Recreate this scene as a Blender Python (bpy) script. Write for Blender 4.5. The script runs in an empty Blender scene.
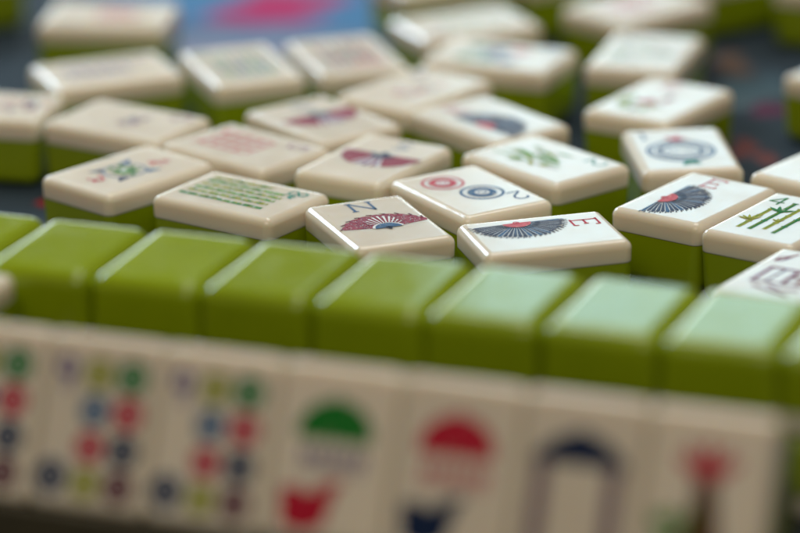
import bpy, bmesh, math, random
from mathutils import Vector, Matrix
random.seed(7)
MM = 0.001
R = math.radians
scene = bpy.context.scene

# ---------------------------------------------------------------- camera
PITCH, ROLL, DIST, TOPZ = R(18.786), R(0.8411), 856.46, 16.0
cam_d = bpy.data.cameras.new('Camera')
cam = bpy.data.objects.new('Camera', cam_d)
scene.collection.objects.link(cam)
scene.camera = cam
cam_d.sensor_width = 36
cam_d.lens = 4187.12 * 36 / 800
cam_d.clip_start = 0.01
cam_d.clip_end = 50
cam.location = (0, -DIST*math.cos(PITCH)*MM, (DIST*math.sin(PITCH)+TOPZ)*MM)
cam.rotation_euler = (Matrix.Rotation(math.pi/2-PITCH, 3, 'X') @ Matrix.Rotation(-ROLL, 3, 'Z')).to_euler()
cam_d.dof.use_dof = True
cam_d.dof.focus_distance = 0.884
cam_d.dof.aperture_fstop = 5.9

# ---------------------------------------------------------------- light
world = bpy.data.worlds.new('World'); scene.world = world
world.use_nodes = True
bgn = world.node_tree.nodes['Background']
bgn.inputs[0].default_value = (1.0, 0.87, 0.69, 1)
bgn.inputs[1].default_value = 0.12

def area_lamp(name, az, el, dist, sx, sy, power, color):
    """a window or an added fill lamp: az degrees right of the view direction, el degrees up, seen from the tiles"""
    l = bpy.data.lights.new(name, 'AREA'); l.shape = 'RECTANGLE'
    l.size = sx; l.size_y = sy; l.energy = power; l.color = color
    o = bpy.data.objects.new(name, l); scene.collection.objects.link(o)
    d = Vector((math.sin(R(az))*math.cos(R(el)), math.cos(R(az))*math.cos(R(el)), math.sin(R(el))))
    o.location = Vector((0, 0.03, 0.016))+d*dist
    o.rotation_euler = (-d).to_track_quat('-Z', 'Y').to_euler()
    return o
area_lamp('window_right', 6.6, 19.4, 2.0, 0.36, 0.34, 1.0, (0.50, 0.82, 1.0))
area_lamp('window_left', -31, 27.0, 1.6, 0.50, 0.42, 15.0, (0.62, 0.82, 1.0))
area_lamp('low_far_window', -7, 6.5, 2.2, 1.0, 0.30, 6.5, (0.80, 0.95, 1.0))
area_lamp('overhead_fill', 20, 68.0, 1.3, 0.8, 0.8, 9.0, (0.97, 0.98, 0.97))  # overhead fill lamp, added to brighten the tile tops softly
area_lamp('fill_light_behind', 188, 48.0, 1.8, 1.2, 0.9, 10.5, (1.0, 0.89, 0.75))  # added fill from the camera side, lifts the fronts of wall and rack
scene.view_settings.view_transform = 'Standard'
scene.view_settings.look = 'None'
scene.view_settings.exposure = 0.0
scene.view_settings.gamma = 1.0
scene.view_settings.use_curve_mapping = False

# ---------------------------------------------------------------- materials
def new_mat(name):
    m = bpy.data.materials.new(name); m.use_nodes = True
    return m, m.node_tree.nodes, m.node_tree.links, m.node_tree.nodes['Principled BSDF']

def resin(name, col, col2, rough=0.13, sss=0.0, srad=(1, 1, 1), sscale=0.002, wear=0.0):
    m, n, l, b = new_mat(name)
    tc = n.new('ShaderNodeTexCoord'); oi = n.new('ShaderNodeObjectInfo')
    off = n.new('ShaderNodeVectorMath'); off.operation = 'MULTIPLY_ADD'
    cx = n.new('ShaderNodeCombineXYZ')
    for k in range(3): l.new(oi.outputs['Random'], cx.inputs[k])
    l.new(cx.outputs[0], off.inputs[0]); off.inputs[1].default_value = (3.1, 7.7, 5.3)
    l.new(tc.outputs['Object'], off.inputs[2])
    nz = n.new('ShaderNodeTexNoise'); nz.inputs['Scale'].default_value = 55; nz.inputs['Detail'].default_value = 5
    l.new(off.outputs[0], nz.inputs['Vector'])
    mx = n.new('ShaderNodeMix'); mx.data_type = 'RGBA'
    mx.inputs[6].default_value = (*col, 1); mx.inputs[7].default_value = (*col2, 1)
    l.new(nz.outputs['Fac'], mx.inputs[0])
    hv = n.new('ShaderNodeHueSaturation')
    mr = n.new('ShaderNodeMapRange'); mr.inputs[3].default_value = 0.93; mr.inputs[4].default_value = 1.05
    l.new(oi.outputs['Random'], mr.inputs[0]); l.new(mr.outputs[0], hv.inputs['Value'])
    l.new(mx.outputs[2], hv.inputs['Color'])
    # grime caught in the glue joint between the two layers, and tiny dark specks
    sz = n.new('ShaderNodeSeparateXYZ'); l.new(tc.outputs['Object'], sz.inputs[0])
    dj = n.new('ShaderNodeMath'); dj.operation = 'SUBTRACT'; l.new(sz.outputs[2], dj.inputs[0]); dj.inputs[1].default_value = 0.0113
    aj = n.new('ShaderNodeMath'); aj.operation = 'ABSOLUTE'; l.new(dj.outputs[0], aj.inputs[0])
    rj = n.new('ShaderNodeMapRange'); rj.inputs[1].default_value = 0.00004; rj.inputs[2].default_value = 0.00022; rj.inputs[3].default_value = 0.45; rj.inputs[4].default_value = 0
    l.new(aj.outputs[0], rj.inputs[0])
    nd_ = n.new('ShaderNodeTexNoise'); nd_.inputs['Scale'].default_value = 1500; nd_.inputs['Detail'].default_value = 3; l.new(off.outputs[0], nd_.inputs['Vector'])
    rd = n.new('ShaderNodeMapRange'); rd.inputs[1].default_value = 0.74; rd.inputs[2].default_value = 0.80; rd.inputs[3].default_value = 0; rd.inputs[4].default_value = 0.4
    l.new(nd_.outputs['Fac'], rd.inputs[0])
    mxx = n.new('ShaderNodeMath'); mxx.operation = 'MAXIMUM'; l.new(rj.outputs[0], mxx.inputs[0]); l.new(rd.outputs[0], mxx.inputs[1])
    md = n.new('ShaderNodeMix'); md.data_type = 'RGBA'; md.inputs[7].default_value = (0.07, 0.05, 0.03, 1)
    l.new(mxx.outputs[0], md.inputs[0]); l.new(hv.outputs[0], md.inputs[6])
    l.new(md.outputs[2], b.inputs['Base Color'])
    # smudges: hand-worn gloss
    n2 = n.new('ShaderNodeTexNoise'); n2.inputs['Scale'].default_value = 160; n2.inputs['Detail'].default_value = 6
    n2.inputs['Roughness'].default_value = 0.65
    l.new(off.outputs[0], n2.inputs['Vector'])
    r2 = n.new('ShaderNodeMapRange'); r2.inputs[1].default_value = 0.35; r2.inputs[2].default_value = 0.72
    r2.inputs[3].default_value = rough; r2.inputs[4].default_value = rough+0.13
    l.new(n2.outputs['Fac'], r2.inputs[0]); l.new(r2.outputs[0], b.inputs['Roughness'])
    # very slight waviness of the polished faces
    n3 = n.new('ShaderNodeTexNoise'); n3.inputs['Scale'].default_value = 120; n3.inputs['Detail'].default_value = 3
    l.new(off.outputs[0], n3.inputs['Vector'])
    bp = n.new('ShaderNodeBump'); bp.inputs['Strength'].default_value = 0.35; bp.inputs['Distance'].default_value = 0.00016
    # hairline scratches from years of shuffling
    ms = n.new('ShaderNodeMapping'); ms.inputs['Scale'].default_value = (1.0, 0.035, 1.0); ms.inputs['Rotation'].default_value = (0, 0, 0.7)
    l.new(off.outputs[0], ms.inputs['Vector'])
    ns = n.new('ShaderNodeTexNoise'); ns.inputs['Scale'].default_value = 2600; ns.inputs['Detail'].default_value = 2; l.new(ms.outputs[0], ns.inputs['Vector'])
    rs = n.new('ShaderNodeMapRange'); rs.inputs[1].default_value = 0.66; rs.inputs[2].default_value = 0.74; rs.inputs[3].default_value = 0; rs.inputs[4].default_value = -0.12
    l.new(ns.outputs['Fac'], rs.inputs[0])
    ad = n.new('ShaderNodeMath'); ad.operation = 'ADD'; l.new(n3.outputs['Fac'], ad.inputs[0]); l.new(rs.outputs[0], ad.inputs[1])
    l.new(ad.outputs[0], bp.inputs['Height']); l.new(bp.outputs[0], b.inputs['Normal'])
    b.inputs['IOR'].default_value = 1.52
    if sss:
        b.inputs['Subsurface Weight'].default_value = sss
        b.inputs['Subsurface Radius'].default_value = srad
        b.inputs['Subsurface Scale'].default_value = sscale
    return m

IVORY = resin('ivory_resin', (0.80, 0.725, 0.60), (0.73, 0.645, 0.51), 0.085, 0.6, (1.0, 0.7, 0.4), 0.004)
GREEN = resin('green_resin', (0.30, 0.38, 0.005), (0.225, 0.30, 0.003), 0.085, 0.5, (0.8, 1.0, 0.1), 0.004)

def paint(name, col, var=0.35, rough=0.38):
    m, n, l, b = new_mat(name)
    tc = n.new('ShaderNodeTexCoord')
    nz = n.new('ShaderNodeTexNoise'); nz.inputs['Scale'].default_value = 1400; nz.inputs['Detail'].default_value = 3
    l.new(tc.outputs['Object'], nz.inputs['Vector'])
    mx = n.new('ShaderNodeMix'); mx.data_type = 'RGBA'
    mx.inputs[6].default_value = (*[c*(1-var) for c in col], 1)
    mx.inputs[7].default_value = (*[min(1, c*(1+var)+0.003) for c in col], 1)
    l.new(nz.outputs['Fac'], mx.inputs[0])
    # paint rubbed out of the engraving here and there, so the resin shows
    nw = n.new('ShaderNodeTexNoise'); nw.inputs['Scale'].default_value = 750; nw.inputs['Detail'].default_value = 4; l.new(tc.outputs['Object'], nw.inputs['Vector'])
    rw = n.new('ShaderNodeMapRange'); rw.inputs[1].default_value = 0.64; rw.inputs[2].default_value = 0.70; rw.inputs[3].default_value = 0; rw.inputs[4].default_value = 0.5
    l.new(nw.outputs['Fac'], rw.inputs[0])
    mw = n.new('ShaderNodeMix'); mw.data_type = 'RGBA'; mw.inputs[7].default_value = (0.66, 0.57, 0.42, 1)
    l.new(rw.outputs[0], mw.inputs[0]); l.new(mx.outputs[2], mw.inputs[6]); l.new(mw.outputs[2], b.inputs['Base Color'])
    bp = n.new('ShaderNodeBump'); bp.inputs['Strength'].default_value = 0.5; bp.inputs['Distance'].default_value = 0.00008
    l.new(nz.outputs['Fac'], bp.inputs['Height']); l.new(bp.outputs[0], b.inputs['Normal'])
    b.inputs['Roughness'].default_value = rough; b.inputs['Specular IOR Level'].default_value = 0.07
    return m
P = {
 'navy': paint('navy_paint', (0.008, 0.020, 0.060)),
 'blue': paint('blue_paint', (0.018, 0.085, 0.19)),
 'steel': paint('steel_blue_paint', (0.06, 0.13, 0.24)),
 'red': paint('red_paint', (0.46, 0.012, 0.035)),
 'rose': paint('rose_paint', (0.52, 0.07, 0.085)),
 'crimson': paint('crimson_paint', (0.24, 0.004, 0.03)),
 'maroon': paint('maroon_paint', (0.099, 0.007, 0.019)),
 'purple': paint('purple_paint', (0.17, 0.012, 0.085)),
 'lilac': paint('lilac_paint', (0.16, 0.12, 0.24)),
 'green': paint('green_paint', (0.008, 0.17, 0.02)),
 'leaf': paint('leaf_green_paint', (0.12, 0.30, 0.035)),
 'olive': paint('olive_paint', (0.30, 0.31, 0.012)),
 'teal': paint('teal_paint', (0.015, 0.22, 0.15)),
 'brown': paint('brown_paint', (0.099, 0.043, 0.019)),
 'white': paint('white_paint', (0.720, 0.720, 0.700), 0.1, 0.2),
 'pillar': paint('pillar_paint', (0.19, 0.12, 0.14)),
 'grey': paint('grey_paint', (0.161, 0.161, 0.174)),
}
PK = list(P)

# ---------------------------------------------------------------- object helpers
C = scene.collection
def obj(name, me, parent=None):
    o = bpy.data.objects.new(name, me); C.objects.link(o)
    if parent: o.parent = parent
    return o

# ---------------------------------------------------------------- the tile body (mm)
TL, TW, TH, TI, TR = 32.2, 22.65, 16.0, 11.3, 1.9      # length, width, thickness, green depth, edge radius
def axis(h, r, seg=7):
    pos = [h-r-0.9, h-r-0.22]+[h-r+r*math.tan(R(45)*k/seg) for k in range(seg+1)]
    return [-v for v in reversed(pos)]+[0.0]+pos
RT, RB = TR, 3.2                                       # softer radius on the green side
def rad(z):
    hz = TH/2
    if z >= hz-RT-1: return RT
    if z <= -hz+RB: return RB
    t = (z-(-hz+RB))/(hz-RT-1+hz-RB); return RB+(RT-RB)*t
def rounded_half(upper):
    """one of the two layers the tile is laminated from, cut at the joint line"""
    hx, hy, hz = TW/2, TL/2, TH/2
    zc = TI-TH/2
    zt_ = [hz-RT+RT*math.tan(R(45)*k/7) for k in range(8)]; zb_ = [-(hz-RB+RB*math.tan(R(45)*k/7)) for k in range(8)]
    zs = sorted(set(zt_+zb_+[zc, zc+.6, zc-.6, 0.0, -2.5]))
    g = 0.0 if upper else 0.05
    zs = [z for z in zs if (z >= zc if upper else z <= zc)]
    nx = len(axis(hx, RT)); xs = list(range(nx)); ys = list(range(nx))
    bm = bmesh.new(); vm = {}
    def rnd(i, j, z):
        r = rad(z); x = axis(hx, r)[i]; y = axis(hy, r)[j]
        p = Vector((x, y, z)); q = Vector((max(-hx+r, min(hx-r, x)), max(-hy+r, min(hy-r, y)), max(-hz+r, min(hz-r, z))))
        d = p-q
        if d.length > 1e-9: p = q+d.normalized()*r
        return p
    def v(x, y, z):
        k = (x, y, round(z, 5))
        if k not in vm:
            p = rnd(x, y, z)
            if abs(z-zc) < 1e-6: p.z -= g
            p.z += hz
            vm[k] = bm.verts.new(p*MM)
        return vm[k]
    def f(a, b, c, d):
        try: fc = bm.faces.new((a, b, c, d)); fc.smooth = True
        except ValueError: pass
    def grid(us, vs, fn, flip):
        for i in range(len(us)-1):
            for j in range(len(vs)-1):
                q = [fn(us[i], vs[j]), fn(us[i+1], vs[j]), fn(us[i+1], vs[j+1]), fn(us[i], vs[j+1])]
                if flip: q.reverse()
                f(*q)
    for s in (-1, 1):
        grid(ys, zs, lambda a, b: v(nx-1 if s > 0 else 0, a, b), s < 0)
        grid(xs, zs, lambda a, b: v(a, nx-1 if s > 0 else 0, b), s > 0)
    zt = hz if upper else -hz
    grid(xs, ys, lambda a, b: v(a, b, zt), not upper)
    # flat cap on the joint, as one polygon round the boundary
    be = [e for e in bm.edges if e.is_boundary]
    if be:
        res = bmesh.ops.contextual_create(bm, geom=be)
        for fc in res['faces']: fc.smooth = False
        for e in be: e.smooth = False
    bmesh.ops.recalc_face_normals(bm, faces=bm.faces)
    me = bpy.data.meshes.new('ivory_face' if upper else 'green_back'); bm.to_mesh(me); bm.free()
    me.materials.append(IVORY if upper else GREEN)
    return me
IV_ME, GR_ME = rounded_half(True), rounded_half(False)

# ---------------------------------------------------------------- engraved pictures, drawn in mm on the face: u right, v up
class Mark:
    def __init__(s): s.bm = bmesh.new(); s.mats = []
    def mi(s, c):
        if c not in s.mats: s.mats.append(c)
        return s.mats.index(c)
    def poly(s, pts, c, z=0):
        zz = (TH+0.03+0.025*z)*MM
        f = s.bm.faces.new([s.bm.verts.new((x*MM, y*MM, zz)) for x, y in pts])
        f.material_index = s.mi(c)
        f.normal_update()
        if f.normal.z < 0: f.normal_flip()
    def stroke(s, pts, w, c, z=0, w2=None):
        n = len(pts); w2 = w if w2 is None else w2
        for i in range(n-1):
            a, b = Vector(pts[i]), Vector(pts[i+1]); d = (b-a)
            if d.length < 1e-6: continue
            d.normalize(); k = Vector((-d.y, d.x))
            wa = (w+(w2-w)*i/(n-1))/2; wb = (w+(w2-w)*(i+1)/(n-1))/2
            a2 = a-d*wa*0.35; b2 = b+d*wb*0.35
            s.poly([a2+k*wa, a2-k*wa, b2-k*wb, b2+k*wb], c, z+0.08*(i % 2))
    def ell(s, cx, cy, rx, ry, c, z=0, n=28, rot=0):
        ca, sa = math.cos(rot), math.sin(rot)
        s.poly([(cx+rx*math.cos(t)*ca-ry*math.sin(t)*sa, cy+rx*math.cos(t)*sa+ry*math.sin(t)*ca)
                for t in [2*math.pi*k/n for k in range(n)]], c, z)
    def disk(s, cx, cy, r, c, z=0): s.ell(cx, cy, r, r, c, z)
    def ring(s, cx, cy, r, w, c, z=0, a0=0, a1=360, n=36, asp=1):
        m = max(3, int(n*(a1-a0)/360))
        for k in range(m):
            t0, t1 = R(a0+(a1-a0)*k/m), R(a0+(a1-a0)*(k+1)/m)
            s.poly([(cx+(r+w/2)*math.cos(t0), cy+(r+w/2)*asp*math.sin(t0)), (cx+(r+w/2)*math.cos(t1), cy+(r+w/2)*asp*math.sin(t1)),
                    (cx+(r-w/2)*math.cos(t1), cy+(r-w/2)*asp*math.sin(t1)), (cx+(r-w/2)*math.cos(t0), cy+(r-w/2)*asp*math.sin(t0))], c, z)
    def leaf(s, x, y, ang, l, w, c, z=0):
        d = Vector((math.cos(R(ang)), math.sin(R(ang)))); k = Vector((-d.y, d.x)); o = Vector((x, y))
        s.poly([o, o+d*l*.35+k*w*.5, o+d*l*.7+k*w*.35, o+d*l, o+d*l*.7-k*w*.35, o+d*l*.35-k*w*.5], c, z)
    def glyph(s, ch, cx, cy, h, w, t, c, z=0, serif=False):
        X = lambda x, y: (cx+(x-.5)*w, cy+(y-.5)*h)
        G = {'N': [[(0, 0), (0, 1)], [(0, 1), (1, 0)], [(1, 0), (1, 1)]],
             'E': [[(0, 0), (0, 1)], [(0, 0), (1, 0)], [(0, .5), (.75, .5)], [(0, 1), (1, 1)]],
             'S': [[(1, .85), (.75, 1), (.25, 1), (0, .8), (.1, .58), (.9, .42), (1, .2), (.75, 0), (.25, 0), (0, .15)]],
             '1': [[(.2, .8), (.5, 1), (.5, 0)], [(.2, 0), (.8, 0)]],
             '2': [[(0, .75), (.15, .95), (.5, 1), (.85, .93), (1, .72), (.85, .48), (.3, .2), (0, 0), (1, 0)]],
             '4': [[(.72, 0), (.72, 1), (0, .32), (1, .32)]],
             '5': [[(.9, 1), (.15, 1), (.1, .55), (.6, .6), (.95, .4), (.9, .12), (.5, 0), (.05, .1)]],
             '6': [[(.85, .95), (.4, .9), (.08, .5), (.1, .15), (.5, 0), (.9, .15), (.9, .42), (.5, .55), (.12, .38)]],
             '7': [[(0, 1), (1, 1), (.35, 0)]],
             '8': [[(.5, .52), (.1, .72), (.2, .95), (.5, 1), (.8, .95), (.9, .72), (.5, .52), (.02, .28), (.15, .05), (.5, 0), (.85, .05), (.98, .28), (.5, .52)]],
             '9': [[(.9, .62), (.5, .45), (.1, .6), (.1, .87), (.5, 1), (.9, .85), (.9, .5), (.6, 0)]],
             '3': [[(.05, .9), (.5, 1), (.9, .8), (.45, .53), (.95, .3), (.6, 0), (.05, .1)]]}
        for st in G[ch]: s.stroke([X(*q) for q in st], t, c, z)
        if serif and ch == 'E':
            for y in (0, 1): s.stroke([X(1, y-.12*(1 if y else -1)*0-.0), X(1, y+(.16 if y == 0 else -.16))], t*.9, c, z+1)
            s.stroke([X(.75, .42), X(.75, .58)], t*.9, c, z+1)
            for y in (0, 1): s.stroke([X(-.14, y), X(0, y)], t, c, z+1)
        if serif and ch == 'N':
            for (x, y) in ((0, 0), (0, 1), (1, 1)): s.stroke([X(x-.14, y), X(x+.14, y)], t*.8, c, z+1)
    def mesh(s):
        me = bpy.data.meshes.new('face_marking'); s.bm.to_mesh(me); s.bm.free()
        for c in s.mats: me.materials.append(P[c])
        return me

def fan_ribs(m, cx, cy, rx, ry, a0, a1, n, ri, main, hub, rnd, tip=True):
    """an open folding fan of separate dark blades with pale gaps, seen in the E tiles"""
    for k in range(n):
        t0 = a0+(a1-a0)*k/n; t1 = a0+(a1-a0)*(k+1)/n; g = (t1-t0)*0.10
        tm = (t0+t1)/2
        pt = lambda r, t: (cx+rx*r*math.cos(R(t)), cy+ry*r*math.sin(R(t)))
        ro = 1.0+rnd.uniform(-.03, .03)
        c = main if rnd.random() < .85 else 'blue'
        m.poly([pt(ri, t0+g*1.6), pt(ro*.95, t0+g), pt(ro*1.03, tm), pt(ro*.95, t1-g), pt(ri, t1-g*1.6)], c, 1)
        m.stroke([pt(.5, t0), pt(.9, t0)], .06, 'white', 2, .2 if k % 3 == 0 else .08)
        if tip: m.stroke([pt(.99, t0+g), pt(1.07, t0)], .3, main, 1)
        if rnd.random() < .3: m.stroke([pt(ri*1.3, tm), pt(.85, tm)], .1, 'steel', 2)
    m.poly([(cx+rx*ri*math.cos(R(a0+(a1-a0)*k/20)), cy+ry*ri*math.sin(R(a0+(a1-a0)*k/20))) for k in range(21)]+[(cx, cy)], hub, 3)
    m.ring(cx, cy, .55, .35, 'red', 4); m.disk(cx+.0, cy, .28, 'rose', 5)

def mk_east(du=0, dv=0, letter='red', main='navy', hub='rose', seed=1):
    m = Mark(); r = random.Random(seed)
    fan_ribs(m, -6.3+du, -3.8+dv, 9.4, 10.2, -86, 92, 27, .31, main, hub, r)
    m.glyph('E', -2.6+du, 10.3+dv, 5.6, 3.4, .5, letter, 0, True)
    return m.mesh()
def mk_north():
    m = Mark(); r = random.Random(3); cx, cy, rx, ry = 0.4, -5.0, 9.6, 8.8
    pt = lambda q, t: (cx+rx*q*math.cos(R(t)), cy+ry*q*math.sin(R(t)))
    n = 9; a0, a1 = 12, 168
    for k in range(n):                              # lace panels with scalloped edge
        t0 = a0+(a1-a0)*k/n; t1 = a0+(a1-a0)*(k+1)/n
        arc = [pt(1.0+.05*math.sin(math.pi*j/6), t0+(t1-t0)*j/6) for j in range(7)]
        m.poly([pt(.36, t0)]+arc+[pt(.36, t1)], 'crimson', 0)
        m.stroke([pt(1.03, t1-5), pt(1.08, t1+.5)], .5, 'maroon', 2)
    for k in range(620):                            # lace dots
        q = r.uniform(.42, .97)
        t = r.uniform(a0+1, a1-1)
        if 66 < t < 112 and q < .75: continue
        m.ell(*pt(q, t), r.uniform(.07, .16), r.uniform(.07, .13), r.choice(('rose', 'rose', 'white', 'lilac', 'maroon')), 2, 7)
    for t, l, w in ((52, .62, .3), (62, .72, .45), (71, .8, .5), (80, .86, .55), (89, .88, .5), (98, .84, .5), (107, .78, .5), (117, .7, .42), (128, .6, .3), (40, .55, .25)):
        m.stroke([pt(.32, t), pt(l, t)], w*.45, 'white', 3, w)
    m.poly([pt(.37, a0-8+(a1-a0+16)*k/18) for k in range(19)], 'white', 3)
    m.poly([pt(.31, a0-14+(a1-a0+28)*k/18) for k in range(19)], 'blue', 4)
    for k in range(9): m.stroke([(cx, cy-.2), pt(.30, 20+140*k/8)], .12, 'steel', 5)
    m.disk(cx, cy-.1, .75, 'navy', 5); m.disk(cx, cy-.9, .4, 'navy', 5)
    m.glyph('N', 0, 10.4, 5.4, 4.6, .62, 'blue', 0, True)
    return m.mesh()
def mk_south(sd=4):
    """crimson fan opening towards the bottom of the tile, small blue letter above"""
    m = Mark(); r = random.Random(sd); cx, cy = .6, 3.6
    pt = lambda q, t: (cx+9.6*q*math.cos(R(t)), cy+9.4*q*math.sin(R(t)))
    for a0, a1 in ((180, 246), (296, 360)):
        m.poly([pt(.25, a0)]+[pt(1, a0+(a1-a0)*k/8) for k in range(9)]+[pt(.25, a1)], 'crimson', 0)
        for k in range(60): m.ell(*pt(r.uniform(.35, .95), r.uniform(a0, a1)), .15, .15, 'maroon' if r.random() < .5 else 'rose', 1, 7)
    for k in range(11): m.stroke([pt(.3, 246+5*k), pt(.9+.08*(k % 2), 246+5*k)], .35, ('white', 'crimson', 'lilac')[k % 3], 1, .7)
    m.poly([pt(.32, 180+180*k/12) for k in range(13)], 'navy', 2)
    m.disk(cx, cy+.6, .9, 'navy', 2)
    m.glyph('S', 1.5, 10.2, 4.6, 3.2, .5, 'steel', 0)
    return m.mesh()
def dot2(m, cx, cy, r, c, inner=None, lw=.62):
    inner = inner or c
    m.ring(cx, cy, r, lw, c, 0); m.ring(cx, cy, r*.80, lw*.35, 'white', 0)
    m.ring(cx, cy, r*.50, r*.27, inner, 1, n=30); m.ring(cx, cy, r*.27, r*.10, 'white', 2)
    m.poly([(cx-r*.24, cy-r*.2), (cx+r*.24, cy-r*.2), (cx+r*.24, cy+r*.2), (cx-r*.24, cy+r*.2)], c, 1)
    m.poly([(cx-r*.15, cy-r*.12), (cx+r*.15, cy-r*.12), (cx+r*.15, cy+r*.12), (cx-r*.15, cy+r*.12)], 'white', 2)
    m.ring(cx, cy, r*.66, lw*.4, c, 1)
def mk_two_dots():
    m = Mark(); dot2(m, 2.4, -7.6, 4.5, 'rose', 'red'); dot2(m, -1.3, 2.6, 4.6, 'blue', 'blue')
    m.glyph('2', -6.8, 8.6, 5.0, 3.0, .5, 'blue', 0)
    return m.mesh()
def mk_one_dot():
    m = Mark()
    for r_, w, c in ((7.4, .7, 'steel'), (6.5, .3, 'blue'), (5.3, .35, 'steel'), (4.4, .55, 'blue'), (2.9, .3, 'steel'), (1.6, .25, 'steel')): m.ring(-.4, -1.5, r_, w, c, 0, n=44)
    for k in range(26):
        t = R(k*360/26); m.stroke([(-.4+4.6*math.cos(t), -1.5+4.6*math.sin(t)), (-.4+5.2*math.cos(t+.12), -1.5+5.2*math.sin(t+.12))], .3, 'steel', 1)
    m.leaf(-.6, 6.4, 70, 4.0, 1.6, 'rose', 1); m.leaf(-.4, 6.3, 125, 3.6, 1.6, 'rose', 1); m.leaf(-.5, 6.4, 20, 3.4, 1.4, 'red', 1)
    m.disk(-.5, 6.6, .9, 'red', 2)
    m.poly([(-.8, -8.8), (1.2, -8.8), (2.6, -12.2), (.6, -11.2), (-1.8, -12.4)], 'teal', 1)
    m.leaf(-.2, -8.6, -25, 3.2, 1.2, 'teal', 2)
    m.glyph('1', -7.0, 10.4, 4.6, 2.6, .5, 'blue', 0)
    return m.mesh()
def stick(m, u, v0, v1, c, w=1.05, z=0):
    n = 3
    for k in range(n):
        a = v0+(v1-v0)*k/n; b = v0+(v1-v0)*(k+1)/n
        m.stroke([(u, a+.25), (u, b-.25)], w, c, z); m.stroke([(u-w*.62, b-.12), (u+w*.62, b-.12)], .45, c, z+1)
        m.stroke([(u-w*.12, a+.6), (u-w*.12, b-.6)], .18, 'olive' if c != 'olive' else 'leaf', z+2)
def mk_four_bam():
    m = Mark()
    stick(m, -5.6, -10, 4.2, 'olive'); stick(m, -2.9, -10, 10, 'green'); stick(m, -.1, -8.6, 7.2, 'olive'); stick(m, 2.8, -10, 5.5, 'green'); 
    for a in (70, 95, 120, 145, 165): m.leaf(-5.8, -4.6, a, 3.6, .75, 'olive', 3)
    for a in (80, 115, 150, 40): m.leaf(-3.2, 3.2, a, 3.8, 1.0, 'green', 3)
    for a in (110, 150, 60): m.leaf(-.3, -2.6, a, 1.9, .6, 'olive', 3)
    m.glyph('4', -7.0, 10.0, 5.0, 3.4, .55, 'green', 0)
    return m.mesh()
def mk_two_bam(seed=5):
    m = Mark(); r = random.Random(seed)
    m.stroke([(4.2, -12.5), (3.6, -6), (3.9, 0)], .45, 'leaf'); m.stroke([(3.9, 0), (3.6, 8.2)], .22, 'grey')
    m.stroke([(1.4, -12), (1.2, -3), (1.6, 2)], .35, 'leaf')
    for (x, y, a, l, c) in ((3.8, -1, 60, 3.2, 'olive'), (4, -2.6, -60, 4.2, 'leaf'), (4, -3.4, -110, 3.2, 'leaf'), (4.1, -3, -85, 4.4, 'olive'), (2.6, 1.0, 100, 6.2, 'leaf'), (3.2, 4.6, -70, 3, 'olive')):
        m.leaf(x, y, a, l, 1.1, c, 1)
    for k in range(24):
        m.leaf(r.uniform(-4.6, 1), r.uniform(-11.5, 1), r.choice((80, 92, 100, 66)), r.uniform(4.0, 8.0), r.uniform(.5, .85), r.choice(('leaf', 'leaf', 'olive', 'leaf', 'green')), 1+k*.05)
    m.glyph('2', -6.6, 9.6, 4.8, 3.0, .5, 'teal', 0)
    return m.mesh()
def mk_many_bam():
    m = Mark(); r = random.Random(2)
    rows = [(-7.0, -9, 3, 'olive'), (-4.6, -12, 8, 'leaf'), (-2.2, -12, 9, 'olive'), (.2, -12, 9, 'leaf'), (2.6, -12, 9, 'olive'), (5.2, -12.5, -1.5, 'green'), (5.4, -.5, 9.5, 'green'), (-6.8, -12, -9.6, 'olive')]
    for u, a, b, c in rows:
        m.stroke([(u, a), (u, b)], 1.25, c, 0)
        y = a+1.2
        while y < b: m.leaf(u, y, r.choice((60, 120, -60, -120)), 1.6, .55, r.choice(('leaf', 'olive', 'green')), 1); y += r.uniform(.5, 1.0)
        y = a+2
        while y < b: m.stroke([(u-.5, y), (u+.5, y)], .25, 'white', 2); y += 3.1
    m.glyph('8', -6.9, 10.4, 4.4, 2.8, .5, 'teal', 0)
    for a in (100, 60, 140): m.leaf(-4.2, 9.4, a, 2.2, .7, 'teal', 1)
    return m.mesh()
def mk_dragon():
    m = Mark(); r = random.Random(9)
    m.ring(0, -1, 4.5, .45, 'steel', 0, asp=1.1)
    for s in (-1, 1):
        m.poly([(s*2.6, 3.0), (s*5.4, 5.6), (s*4.8, 1.6)], 'steel', 0); m.poly([(s*2.6, -5.2), (s*5.2, -7.4), (s*4.6, -3.4)], 'navy', 0)
    for k in range(60):
        a = r.uniform(0, 6.28); q = r.uniform(.6, 3.4)
        m.leaf(q*math.cos(a), -1+q*math.sin(a), r.uniform(0, 360), r.uniform(1.2, 2.4), .75, r.choice(('green', 'green', 'green', 'leaf')), 1+k*.04)
    m.disk(0, -1, 1.0, 'white', 3)
    for s in (-1, 1):
        for k in range(9):
            m.leaf(r.uniform(-2, 2), -1+s*(6.6+r.uniform(0, 3.4)), r.uniform(0, 360), r.uniform(1.6, 2.8), .7, r.choice(('rose', 'red')), 1+k*.05)
    return m.mesh()
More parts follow.
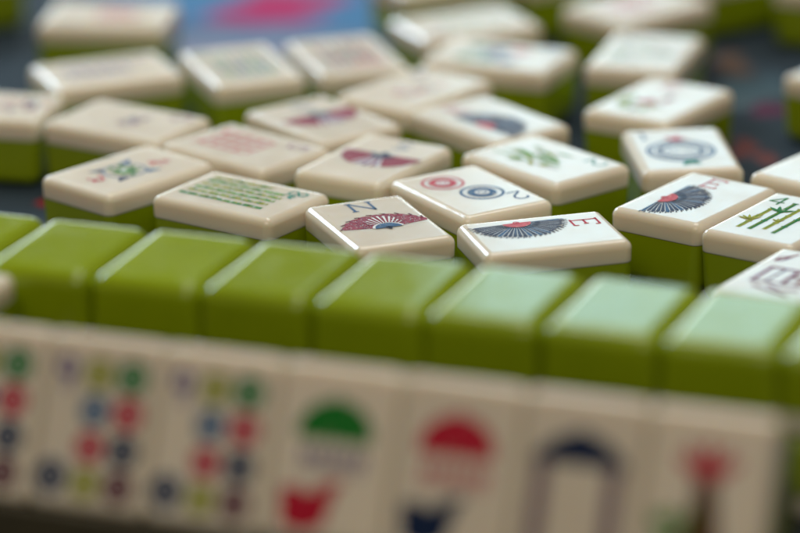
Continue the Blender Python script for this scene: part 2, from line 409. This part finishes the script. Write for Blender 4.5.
def mk_char(c='rose', num='5', c2='purple', seed=1, v0=-10.5, v1=3.5, w=.6):
    """character tile: a block of brush strokes under a small numeral"""
    m = Mark(); r = random.Random(seed)
    u0, u1 = -5.6, 4.6
    for k in range(5):
        y = v0+(v1-v0)*k/4; m.stroke([(u0+r.uniform(-.4, .6), y+r.uniform(-.2, .2)), (u1-r.uniform(0, .9), y+r.uniform(-.1, .5))], w, c, 0)
    for k in range(4):
        x = u0+(u1-u0)*k/3; m.stroke([(x, v0+.3), (x+r.uniform(-.3, .3), v1-.2)], w, c, 1)
    m.stroke([(u0-.6, v0-1.6), (u0+2, v0)], w, c, 2); m.stroke([(u1+.7, v0-1.6), (u1-2, v0)], w, c, 2)
    m.glyph(num, -6.8, 9.6, 4.8, 3.0, .55, c2, 0)
    return m.mesh()
def mk_char_open():
    """large open plum character cut by the right edge of the picture"""
    m = Mark()
    m.stroke([(-6.6, -6.6), (-6.6, 3.0)], .9, 'purple'); m.stroke([(-6.8, 3.0), (6.4, 3.4)], .8, 'purple', 1)
    m.stroke([(-6.6, -6.4), (5.8, -4.8)], .6, 'purple', 2); m.stroke([(-3.4, 3.0), (-3.8, -5.8)], .5, 'lilac', 2)
    m.stroke([(-.4, 3.1), (-.2, -5.2)], .9, 'purple', 3); m.stroke([(-.4, -1.0), (5.8, -.4)], .7, 'purple', 4)
    m.stroke([(3.0, 3.2), (2.6, -5)], .6, 'crimson', 5); m.stroke([(6.0, 3.4), (5.8, -4.8)], .8, 'purple', 6)
    m.stroke([(-2, -7.5), (1, -9), (5, -8)], .6, 'purple', 3); m.stroke([(-5, -9), (4, -11.6)], .6, 'purple', 3)
    m.stroke([(-8.2, 7.0), (-6.8, 8.2), (-6.2, 10.6)], .8, 'purple'); m.stroke([(-8.2, 7.0), (-8.0, 9.4), (-6.2, 10.6), (-5.6, 12.6)], .5, 'crimson', 1)
    return m.mesh()
def mk_bits(cols, seed, n=26, box=(-6, -9, 6, 6), num='3', nc='purple'):
    m = Mark(); r = random.Random(seed)
    for k in range(n):
        m.leaf(r.uniform(box[0], box[2]), r.uniform(box[1], box[3]), r.uniform(0, 360), r.uniform(1.5, 3.6), r.uniform(.6, 1.3), r.choice(cols), .05*k)
    if num: m.glyph(num, -6.9, 10.2, 4.6, 3.0, .55, nc, 0)
    return m.mesh()
def mk_rows(cols, seed, num='6', nc='teal'):
    m = Mark(); r = random.Random(seed)
    for k in range(7):
        u = -6+2*k; v = -11
        while v < 7:
            l = r.uniform(1.5, 3.5); m.stroke([(u, v), (u, v+l)], .9, r.choice(cols)); v += l+.8
    if num: m.glyph(num, -6.9, 10.6, 4.0, 2.8, .5, nc, 0)
    return m.mesh()
def mk_flower():
    m = Mark(); r = random.Random(8)
    for k in range(22):
        a = R(150+k*9.5); m.leaf(-2.4+3.0*math.cos(a), -4.2+3.6*math.sin(a), math.degrees(a)+r.uniform(-40, 40), r.uniform(2, 3.6), 1.3, r.choice(('leaf', 'olive', 'brown')), .05*k)
    for k in range(9): m.leaf(-1.2+r.uniform(-.8, .8), -3.6+r.uniform(-1, 1), k*40, 2.3, 1.2, r.choice(('rose', 'red')), 2+.05*k)
    m.leaf(1.2, -2, 75, 5.5, 1.6, 'rose', 1); m.leaf(1.8, 0, 95, 4, 1.2, 'brown', 2)
    m.glyph('E', -2.2, 10.6, 5.2, 3.4, .5, 'rose', 0, True)
    return m.mesh()
def mk_five_dots():
    m = Mark()
    for (u, v, c) in ((-4.6, 3.6, 'rose'), (4.6, 3.6, 'blue'), (0, -1.6, 'lilac'), (-4.6, -7, 'teal'), (4.6, -7, 'green'), (-5, -1.6, 'blue'), (5, -1.6, 'teal')):
        m.ring(u, v, 1.9, .9, c); m.disk(u, v, 1.0, c)
    m.glyph('7', -6.9, 10.2, 4.6, 3.0, .5, 'blue', 0)
    return m.mesh()
# faces of the tiles standing on the rack
def rdot(m, u, v, r, c):
    m.disk(u, v, r, c, 0); m.ring(u, v, r*.66, r*.05, 'white', 1); m.disk(u, v, r*.2, 'white', 2)
def mk_nine_dots():
    m = Mark()
    rows = [8.9, 2.3, -4.4, -11.0]
    for v, c in zip(rows, ('olive', 'steel', 'red', 'olive')): rdot(m, -.5, v, 2.95, c)
    for v, c in zip(rows, ('green', 'red', 'navy', 'maroon')): rdot(m, 6.1, v, 3.1, c)
    rdot(m, -7.4, -10.4, 3.2, 'navy')
    m.ring(-7.4, -10.4, 3.7, .25, 'white', 0)
    m.glyph('9', -7.0, 8.4, 5.8, 3.4, 1.1, 'lilac', 0)
    return m.mesh()
def mk_umbrella(c, c2, mid):
    m = Mark(); n = 7
    top = [(.2+7.2*math.cos(R(180*k/20)), 3.3+6.4*math.sin(R(180*k/20))) for k in range(21)]
    m.poly(top, c, 0)
    for k in range(n): m.disk(-5.8+2.0*k, 3.3, 1.05, c, .2+.1*k)
    m.stroke([(.2, 9.4), (.2, 10.6)], .5, c, 1)
    r = random.Random(3)
    for k in range(6):
        x = -5.6+2.2*k; m.stroke([(x, -1.9), (x+.7, .6), (x+1.4, -1.7)], .65, mid, 1); m.stroke([(x+.2, -2.9), (x+1.2, -2.6)], .55, mid, 2)
    m.poly([(-8.6, -6.8), (-6, -6.2), (-3.4, -7.2), (-.4, -6.2), (2.2, -5.4), (1.2, -8.8), (.2, -12.8), (-3.6, -14.2), (-7.8, -13.2)], c2, 0)
    m.leaf(-2.4, -7.6, 28, 6.6, 2.4, c2, 1)
    return m.mesh()
def mk_gate():
    m = Mark()
    m.poly([(-8.8, 3.4), (-7.8, 5.6), (-4.6, 8.1), (0, 9.9), (4.6, 8.1), (7.8, 5.6), (8.9, 3.4), (5, 3.7), (-5, 3.7)], 'navy', .5)
    for u in (-6.6, 6.6):
        m.poly([(u-1.35, 4), (u+1.35, 4), (u+1.35, -13.8), (u-1.35, -13.8)], 'pillar', 0)
        for k in range(9): m.stroke([(u-1.2, 2.6-1.9*k), (u+1.2, 2.0-1.9*k)], .35, 'lilac' if k % 2 else 'maroon', 1)
    return m.mesh()
def mk_season():
    m = Mark(); r = random.Random(12)
    for a in (60, 90, 120, 35, 145): m.leaf(0, 3.8, a, 7.4, 2.2, 'rose' if a in (35, 145) else 'red', .1)
    for k in range(8): m.leaf(0, 6, r.uniform(0, 360), 2.4, 1.2, 'rose', .3+.05*k)
    m.poly([(-1.8, 4.6), (1.8, 4.6), (3.0, -3), (4.6, -13.5), (-3.6, -13.5), (-2.2, -3)], 'brown', 0)
    for k in range(22): m.leaf(r.uniform(-6.4, -2), r.uniform(-13, -2.5), r.uniform(0, 360), 3.4, 1.7, r.choice(('leaf', 'green', 'olive', 'brown')), 1+.05*k)
    for k in range(8): m.leaf(r.uniform(2.6, 4.6), r.uniform(-13, -9), r.uniform(0, 360), 2.2, 1.2, 'red', 1+.05*k)
    return m.mesh()

# ---------------------------------------------------------------- building one tile
def tile(mark, label, group, category='mahjong tile'):
    e = bpy.data.objects.new('mahjong_tile', None); C.objects.link(e)
    e.empty_display_size = 0.01
    e['label'] = label; e['category'] = category
    if group: e['group'] = group
    obj('ivory_face', IV_ME, e); obj('green_back', GR_ME, e)
    if mark: obj('face_marking', mark, e)
    return e
def lay(e, x, y, ang, z=0.0, down=False):
    """ang = direction in the ground plane of the top of the picture"""
    M = Matrix.Translation((x*MM, y*MM, z*MM)) @ Matrix.Rotation(R(ang)-math.pi/2, 4, 'Z')
    if down: M = Matrix.Translation((x*MM, y*MM, (z+TH)*MM)) @ Matrix.Rotation(R(ang)-math.pi/2, 4, 'Z') @ Matrix.Rotation(math.pi, 4, 'Y')
    e.location = M.to_translation(); e.rotation_euler = M.to_euler()

# x, y (mm) and heading (degrees) of every loose tile on the mat
POS = {
    'N': (-4.29, 30.09, 111.1),
    'E1': (30.17, 21.08, 15.4),
    'E2': (63.42, 43.03, 53.0),
    'B4': (81.18, 27.65, 55.0),
    'D2': (15.49, 50.39, -59.3),
    'B8': (32.42, 72.29, -50.5),
    'R': (62.97, 78.43, 95.7),
    'Q': (60.38, 116.97, 56.6),
    'P': (59.64, 157.97, 73.1),
    'C': (-5.47, 74.63, 58.7),
    'D': (-17.17, 106.19, 126.1),
    'F': (20.97, 104.15, 126.0),
    'G': (4.00, 129.48, 49.8),
    'H': (24.67, 156.51, -24.0),
    'A2': (-69.34, 148.83, 21.4),
    'A3': (-37.18, 151.78, 109.0),
    'A4': (-12.09, 159.22, 107.9),
    'A1': (-71.71, 199.38, 171.8),
    'A0': (-115.45, 248.68, 204.0),
    'I': (16.98, 186.53, 204.2),
    'I2': (11.94, 231.14, 204.4),
    'J': (60.40, 201.00, 41.4),
    'J2': (84.00, 238.00, 32.7),
    'K': (114.80, 220.00, -23.9),
    'X': (109.96, 133.49, 138.6),
    'S': (95.07, 65.11, 50.5),
    'Wp': (79.82, -9.87, 57.2),
    'A6': (-95.59, 121.15, 166.1),
    'A5': (-61.88, 106.95, -32.5),
    'A7': (-59.59, 68.93, 46.0),
    'A8': (-34.14, 49.78, -35.6),
    'A9': (-34.02, 85.24, -43.1),
    'I3': (43.40, 239.18, 25.0),
}

# ---------------------------------------------------------------- the playing mat (one sheet)
def build_mat():
    m, n, l, b = new_mat('printed_mat')
    tc = n.new('ShaderNodeTexCoord')
    nz = n.new('ShaderNodeTexNoise'); nz.inputs['Scale'].default_value = 45; nz.inputs['Detail'].default_value = 4
    l.new(tc.outputs['Object'], nz.inputs['Vector'])
    ds = n.new('ShaderNodeVectorMath'); ds.operation = 'MULTIPLY_ADD'
    l.new(nz.outputs['Color'], ds.inputs[0]); ds.inputs[1].default_value = (0.022, 0.022, 0.0); l.new(tc.outputs['Object'], ds.inputs[2])
    sb = n.new('ShaderNodeVectorMath'); sb.operation = 'SUBTRACT'; l.new(ds.outputs[0], sb.inputs[0]); sb.inputs[1].default_value = (0.011, 0.011, 0)
    vo = n.new('ShaderNodeTexVoronoi'); vo.inputs['Scale'].default_value = 16; l.new(sb.outputs[0], vo.inputs['Vector'])
    cr = n.new('ShaderNodeValToRGB'); cr.color_ramp.interpolation = 'CONSTANT'
    sx = n.new('ShaderNodeSeparateXYZ'); l.new(vo.outputs['Color'], sx.inputs[0]); l.new(sx.outputs[0], cr.inputs[0])
    cols = [(0, (0.018, 0.030, 0.040)), (.45, (0.026, 0.042, 0.055)), (.62, (0.014, 0.022, 0.03)), (.80, (0.035, 0.06, 0.09)), (.9, (0.06, 0.09, 0.10))]
    el = cr.color_ramp.elements
    el[0].position = 0; el[0].color = (*cols[0][1], 1); el[1].position = cols[1][0]; el[1].color = (*cols[1][1], 1)
    for q, c in cols[2:]: e = el.new(q); e.color = (*c, 1)
    cur = cr.outputs[0]
    spots = [(-22.4, 279.3, 62, 48, (0.055, 0.18, 0.34)), (-2.0, 255.8, 26, 22, (0.05, 0.17, 0.33)), (-33.7, 226.0, 40, 16, (0.17, 0.20, 0.29)), (-34.7, 256.9, 15, 11, (0.38, 0.006, 0.10)), (-26.5, 272.9, 16, 8, (0.42, 0.006, 0.09)),
             (83.6, 202.5, 5, 9, (0.09, 0.05, 0.03)), (90.8, 158.8, 4.5, 7, (0.09, 0.012, 0.04)), (81.6, 129.0, 3.5, 8, (0.11, 0.03, 0.025)), (87.7, 121.5, 3.5, 7, (0.12, 0.035, 0.03)),
             (87.7, 183.4, 8, 12, (0.05, 0.09, 0.11)), (-81.6, 95.9, 4, 3, (0.25, 0.01, 0.01)), (30.6, 351.8, 40, 30, (0.5, 0.05, 0.2)), (112.2, 341.1, 40, 30, (0.1, 0.3, 0.15))]
    for (x, y, rx, ry, c) in spots:
        mp = n.new('ShaderNodeMapping'); mp.vector_type = 'TEXTURE'
        mp.inputs['Location'].default_value = (x*MM, y*MM, 0); mp.inputs['Scale'].default_value = (rx*MM, ry*MM, 1)
        l.new(sb.outputs[0], mp.inputs['Vector'])
        ln = n.new('ShaderNodeVectorMath'); ln.operation = 'LENGTH'; l.new(mp.outputs[0], ln.inputs[0])
        mr = n.new('ShaderNodeMapRange'); mr.inputs[1].default_value = 0.7; mr.inputs[2].default_value = 1.1; mr.inputs[3].default_value = 1; mr.inputs[4].default_value = 0
        l.new(ln.outputs['Value'], mr.inputs[0])
        mx = n.new('ShaderNodeMix'); mx.data_type = 'RGBA'; mx.inputs[7].default_value = (*c, 1)
        l.new(mr.outputs[0], mx.inputs[0]); l.new(cur, mx.inputs[6]); cur = mx.outputs[2]
    l.new(cur, b.inputs['Base Color']); b.inputs['Roughness'].default_value = 0.8; b.inputs['Specular IOR Level'].default_value = 0.2
    wv = n.new('ShaderNodeTexNoise'); wv.inputs['Scale'].default_value = 2500; l.new(tc.outputs['Object'], wv.inputs['Vector'])
    bp = n.new('ShaderNodeBump'); bp.inputs['Strength'].default_value = 0.4; bp.inputs['Distance'].default_value = 0.0002
    l.new(wv.outputs['Fac'], bp.inputs['Height']); l.new(bp.outputs[0], b.inputs['Normal'])
    bm = bmesh.new()
    bmesh.ops.create_grid(bm, x_segments=8, y_segments=8, size=1.6)
    me = bpy.data.meshes.new('table_mat'); bm.to_mesh(me); bm.free(); me.materials.append(m)
    o = obj('table_mat', me); o['kind'] = 'structure'
build_mat()

# ---------------------------------------------------------------- the tiles lying face up behind the wall
G = 'loose tiles lying face up on the mat'
RN = lambda cols, s, **k: mk_bits(cols, s, **k)
LOOSE = [
 # x, y, angle, marking, label
 (POS['N'], mk_north(), 'tile with blue letter N above a crimson lace fan, in focus behind the wall'),
 (POS['E1'], mk_east(-1.0, 0, seed=1), 'tile with navy fan and red letter E, right beside the blue N tile'),
 (POS['E2'], mk_east(.9, 0, letter='rose', seed=2), 'tile with navy fan and rose letter E touching the four bamboo tile'),
 (POS['B4'], mk_four_bam(), 'tile with green number 4 and four bamboo sticks at the right edge'),
 (POS['D2'], mk_two_dots(), 'tile with one red and one blue ring circle and a blue 2'),
 (POS['B8'], mk_two_bam(), 'tile with pale green bamboo leaves beside the two ring tile'),
 (POS['R'], mk_one_dot(), 'tile with one large blue ringed circle and a teal ribbon'),
 (POS['Q'], mk_flower(), 'blurred tile with green and red crescent picture behind the large circle tile'),
 (POS['P'], mk_bits(('leaf', 'grey', 'teal', 'leaf'), 21, 30, num='2', nc='grey'), 'far tile with faint grey green plant, behind the green and red crescent tile'),
 (POS['C'], mk_south(4), 'tile with crimson and navy fan lying behind the N tile'),
 (POS['D'], mk_south(6), 'tile with crimson and navy fan, the one farther back, left of the navy fan tile'),
 (POS['F'], mk_east(.8, -.5, letter='rose', seed=5), 'blurred tile with a navy fan lying behind the bamboo leaf tile'),
 (POS['G'], mk_bits(('rose', 'rose', 'lilac'), 77, 16, box=(-4, -6, 4, 4), num='4', nc='lilac'), 'tile with a faint pink character half hidden behind the blurred navy fan tile'),
 (POS['H'], mk_five_dots(), 'far tile with pink, blue and teal dots in the back middle'),
 (POS['A2'], mk_char('lilac', '3', 'lilac', 6, -9, 5, .5), 'far tile with faint lilac strokes and a bright left end'),
 (POS['A3'], mk_rows(('teal', 'leaf', 'steel', 'grey'), 3), 'far tile covered in teal marks with a bright left edge'),
 (POS['A4'], mk_rows(('brown', 'rose', 'grey'), 5, num=None), 'far tile with dull brownish stripes right of the teal marked tile'),
 (POS['A1'], mk_char('rose', '2', 'lilac', 12, -6, 2, .6), 'large blurred tile at the back left with a faint pink mark'),
 (POS['A0'], mk_char('red', '8', 'purple', 13), 'dark green side of a tile cut by the top left corner'),
 (POS['I'], mk_bits(('leaf', 'green', 'teal'), 31, 20), 'far tile with a soft green mark near the top edge, left of centre'),
 (POS['I2'], mk_char('brown', '6', 'purple', 14), 'tile at the very top edge behind the soft green marked one'),
 (POS['I3'], mk_char('brown', '4', 'purple', 19), 'tile at the very top edge just left of the far bright pink marked tile'),
 (POS['J'], mk_char('rose', '9', 'purple', 15, -8, 4, .6), 'far bright tile with a pink mark cut by the top edge'),
 (POS['J2'], mk_char('red', '3', 'purple', 16), 'green side of a tile at the top edge, right of the bright pink marked tile'),
 (POS['K'], mk_char('red', '7', 'purple', 17), 'tile in the top right corner showing mostly its green side'),
 (POS['X'], mk_char('red', '1', 'purple', 18), 'tile cut by the right edge in front of the patterned mat'),
 (POS['S'], None, 'blank white topped tile at the right edge behind the four bamboo tile'),
 (POS['Wp'], mk_char_open(), 'tile with plum outline character lying at the right end of the green wall'),
 (POS['A6'], mk_bits(('navy', 'rose', 'purple', 'blue'), 41, 24, box=(-5, -14, 5, -4), num=None), 'tile at the left edge with a blue and pink mark'),
 (POS['A5'], mk_bits(('purple', 'lilac', 'grey'), 51, 10, box=(-3, -2, 3, 4), num='5'), 'tile with small grey purple mark behind the green circle tile'),
 (POS['A7'], mk_dragon(), 'tile with green circle between blue corners and red flourishes'),
 (POS['A8'], mk_many_bam(), 'tile covered in rows of green and olive bamboo sticks'),
 (POS['A9'], mk_char('rose', '5', 'purple', 3), 'tile with a pink block character behind the bamboo rows tile'),
]

for (x, y, a), mk, lab in LOOSE:
    t = tile(mk, lab, G); lay(t, x, y, a)

# ---------------------------------------------------------------- the wall: face-down tiles, two high
WX, WY, WA, STEP = -81.61, -41.63, -0.366, 22.891
dW = Vector((math.cos(WA), math.sin(WA))); nW = Vector((-math.sin(WA), math.cos(WA)))
ORD = ['first', 'second', 'third', 'fourth', 'fifth', 'sixth', 'seventh', 'eighth', 'ninth']
for i in range(9):
    for lv in (0, 1):
        jx, jy, ja = random.uniform(-.12, .12), random.uniform(-.35, .35), random.uniform(-.35, .35)
        c = Vector((WX, WY))+dW*(STEP*(i-1)+11.4+jx)+nW*(16.15+jy)
        if lv: lab = 'face down tile %s from the left in the upper row of the wall' % ORD[i]
        else: lab = 'face down tile under the %s upper wall tile from the left' % ORD[i]
        t = tile(None, lab, 'face down tiles stacked two high in the wall')
        lay(t, c.x, c.y, math.degrees(WA)+90+ja, lv*(TH+.03), down=True)

# ---------------------------------------------------------------- the rack with the player's standing tiles
LEAN = R(24); RA = R(-21.7)
dR = Vector((math.cos(RA), math.sin(RA), 0)); nR = Vector((math.sin(RA), -math.cos(RA), 0)); UPV = Vector((0, 0, 1))
TOPC = Vector((-10.35, -114.9, 37.0))                     # top front edge, middle of the umbrella tile
Yt = UPV*math.cos(LEAN)-nR*math.sin(LEAN); Zt = nR*math.cos(LEAN)+UPV*math.sin(LEAN)
nd = mk_nine_dots()
RACK = [(0, nd, 'standing tile with coloured dots at the left edge, partly cut off'),
        (1, nd, 'standing tile with nine coloured dots, second from the left in the rack'),
        (2, nd, 'standing tile with nine coloured dots right beside the green umbrella tile'),
        (3, mk_umbrella('green', 'red', 'lilac'), 'standing tile with a green umbrella shape over a red blot'),
        (4, mk_umbrella('red', 'navy', 'rose'), 'standing tile with a red umbrella shape over a navy blot'),
        (5, mk_gate(), 'standing tile with a navy roofed gate on two grey pillars'),
        (6, mk_season(), 'standing tile at the right end of the rack with red bow and brown trunk')]
for i, mk, lab in RACK:
    t = tile(mk, lab, 'tiles standing on the rack')
    ctr = TOPC+dR*(22.95*(i-3)+random.uniform(-.08, .08))-Yt*(TL/2)-Zt*TH
    M = Matrix((dR, Yt, Zt)).transposed().to_4x4(); M.translation = ctr*MM
    t.location = M.to_translation(); t.rotation_euler = M.to_euler()

def prism(name, prof, x0, x1, mat, parent, bev=0.5):
    """profile (forward, height) in mm pushed along the rack direction"""
    bm = bmesh.new()
    base = Vector((TOPC.x, TOPC.y, 0))
    A = [bm.verts.new((base+dR*x0+nR*f+UPV*h)*MM) for f, h in prof]
    B = [bm.verts.new((base+dR*x1+nR*f+UPV*h)*MM) for f, h in prof]
    bm.faces.new(A); bm.faces.new(B[::-1])
    for k in range(len(prof)):
        q = (k+1) % len(prof); bm.faces.new((A[k], A[q], B[q], B[k]))
    bmesh.ops.recalc_face_normals(bm, faces=bm.faces)
    bmesh.ops.bevel(bm, geom=list(bm.edges), offset=bev*MM, segments=3, profile=.5, affect='EDGES')
    me = bpy.data.meshes.new(name); bm.to_mesh(me); bm.free(); me.materials.append(mat)
    for f in me.polygons: f.use_smooth = False
    return obj(name, me, parent)
m, n_, l_, b_ = new_mat('dark_rack_plastic')
tc = n_.new('ShaderNodeTexCoord'); nz = n_.new('ShaderNodeTexNoise'); nz.inputs['Scale'].default_value = 300
mp = n_.new('ShaderNodeMapping'); mp.inputs['Scale'].default_value = (.08, 1, 1); mp.inputs['Rotation'].default_value = (0, 0, -RA)
l_.new(tc.outputs['Object'], mp.inputs[0]); l_.new(mp.outputs[0], nz.inputs['Vector'])
mx = n_.new('ShaderNodeMix'); mx.data_type = 'RGBA'; mx.inputs[6].default_value = (.035, .032, .018, 1); mx.inputs[7].default_value = (.075, .062, .032, 1)
l_.new(nz.outputs['Fac'], mx.inputs[0]); l_.new(mx.outputs[2], b_.inputs['Base Color']); b_.inputs['Roughness'].default_value = .4
RM = m
rk = bpy.data.objects.new('tile_rack', None); C.objects.link(rk)
rk['label'] = 'dark slanted rack holding the row of standing tiles'; rk['category'] = 'tile rack'
fb, hb = TL*math.sin(LEAN), TOPC.z-TL*math.cos(LEAN)       # lower front edge of the tiles
bb, kb = fb-TH*math.cos(LEAN), hb-TH*math.sin(LEAN)        # lower back edge
u = Vector((math.cos(LEAN), math.sin(LEAN))); g = .12
X0, X1 = -22.95*5.5, 22.95*3.5+.6
prism('ledge', [(bb-3.2, 0.02), (bb-3.2, kb-.25), (bb, kb-g), (fb+1.4*u.x, hb+1.4*u.y-g), (fb+2.6, hb+.2), (fb+3.0, .02)], X0, X1, RM, rk, .25)
wv = Vector((-math.sin(LEAN), math.cos(LEAN)))
p0 = Vector((bb, kb))-u*.25+wv*1.0; p1 = p0+wv*21
prism('back_support', [tuple(p0), tuple(p1), tuple(p1-u*2), tuple(p0-u*2)], X0, X1, RM, rk, .3)

# two ivory tiles, face up, one on the other, between the rack and the wall at the far left
for lv in (0, 1):
    c = Vector((WX, WY))+dW*(-6.6)+nW*(-14.5)
    lab = 'ivory tile lying face up behind the rack at the left edge' if lv else 'tile underneath the ivory tile behind the rack at the left edge'
    t = tile(None, lab, None)
    lay(t, c.x, c.y, math.degrees(WA), lv*(TH+.03))
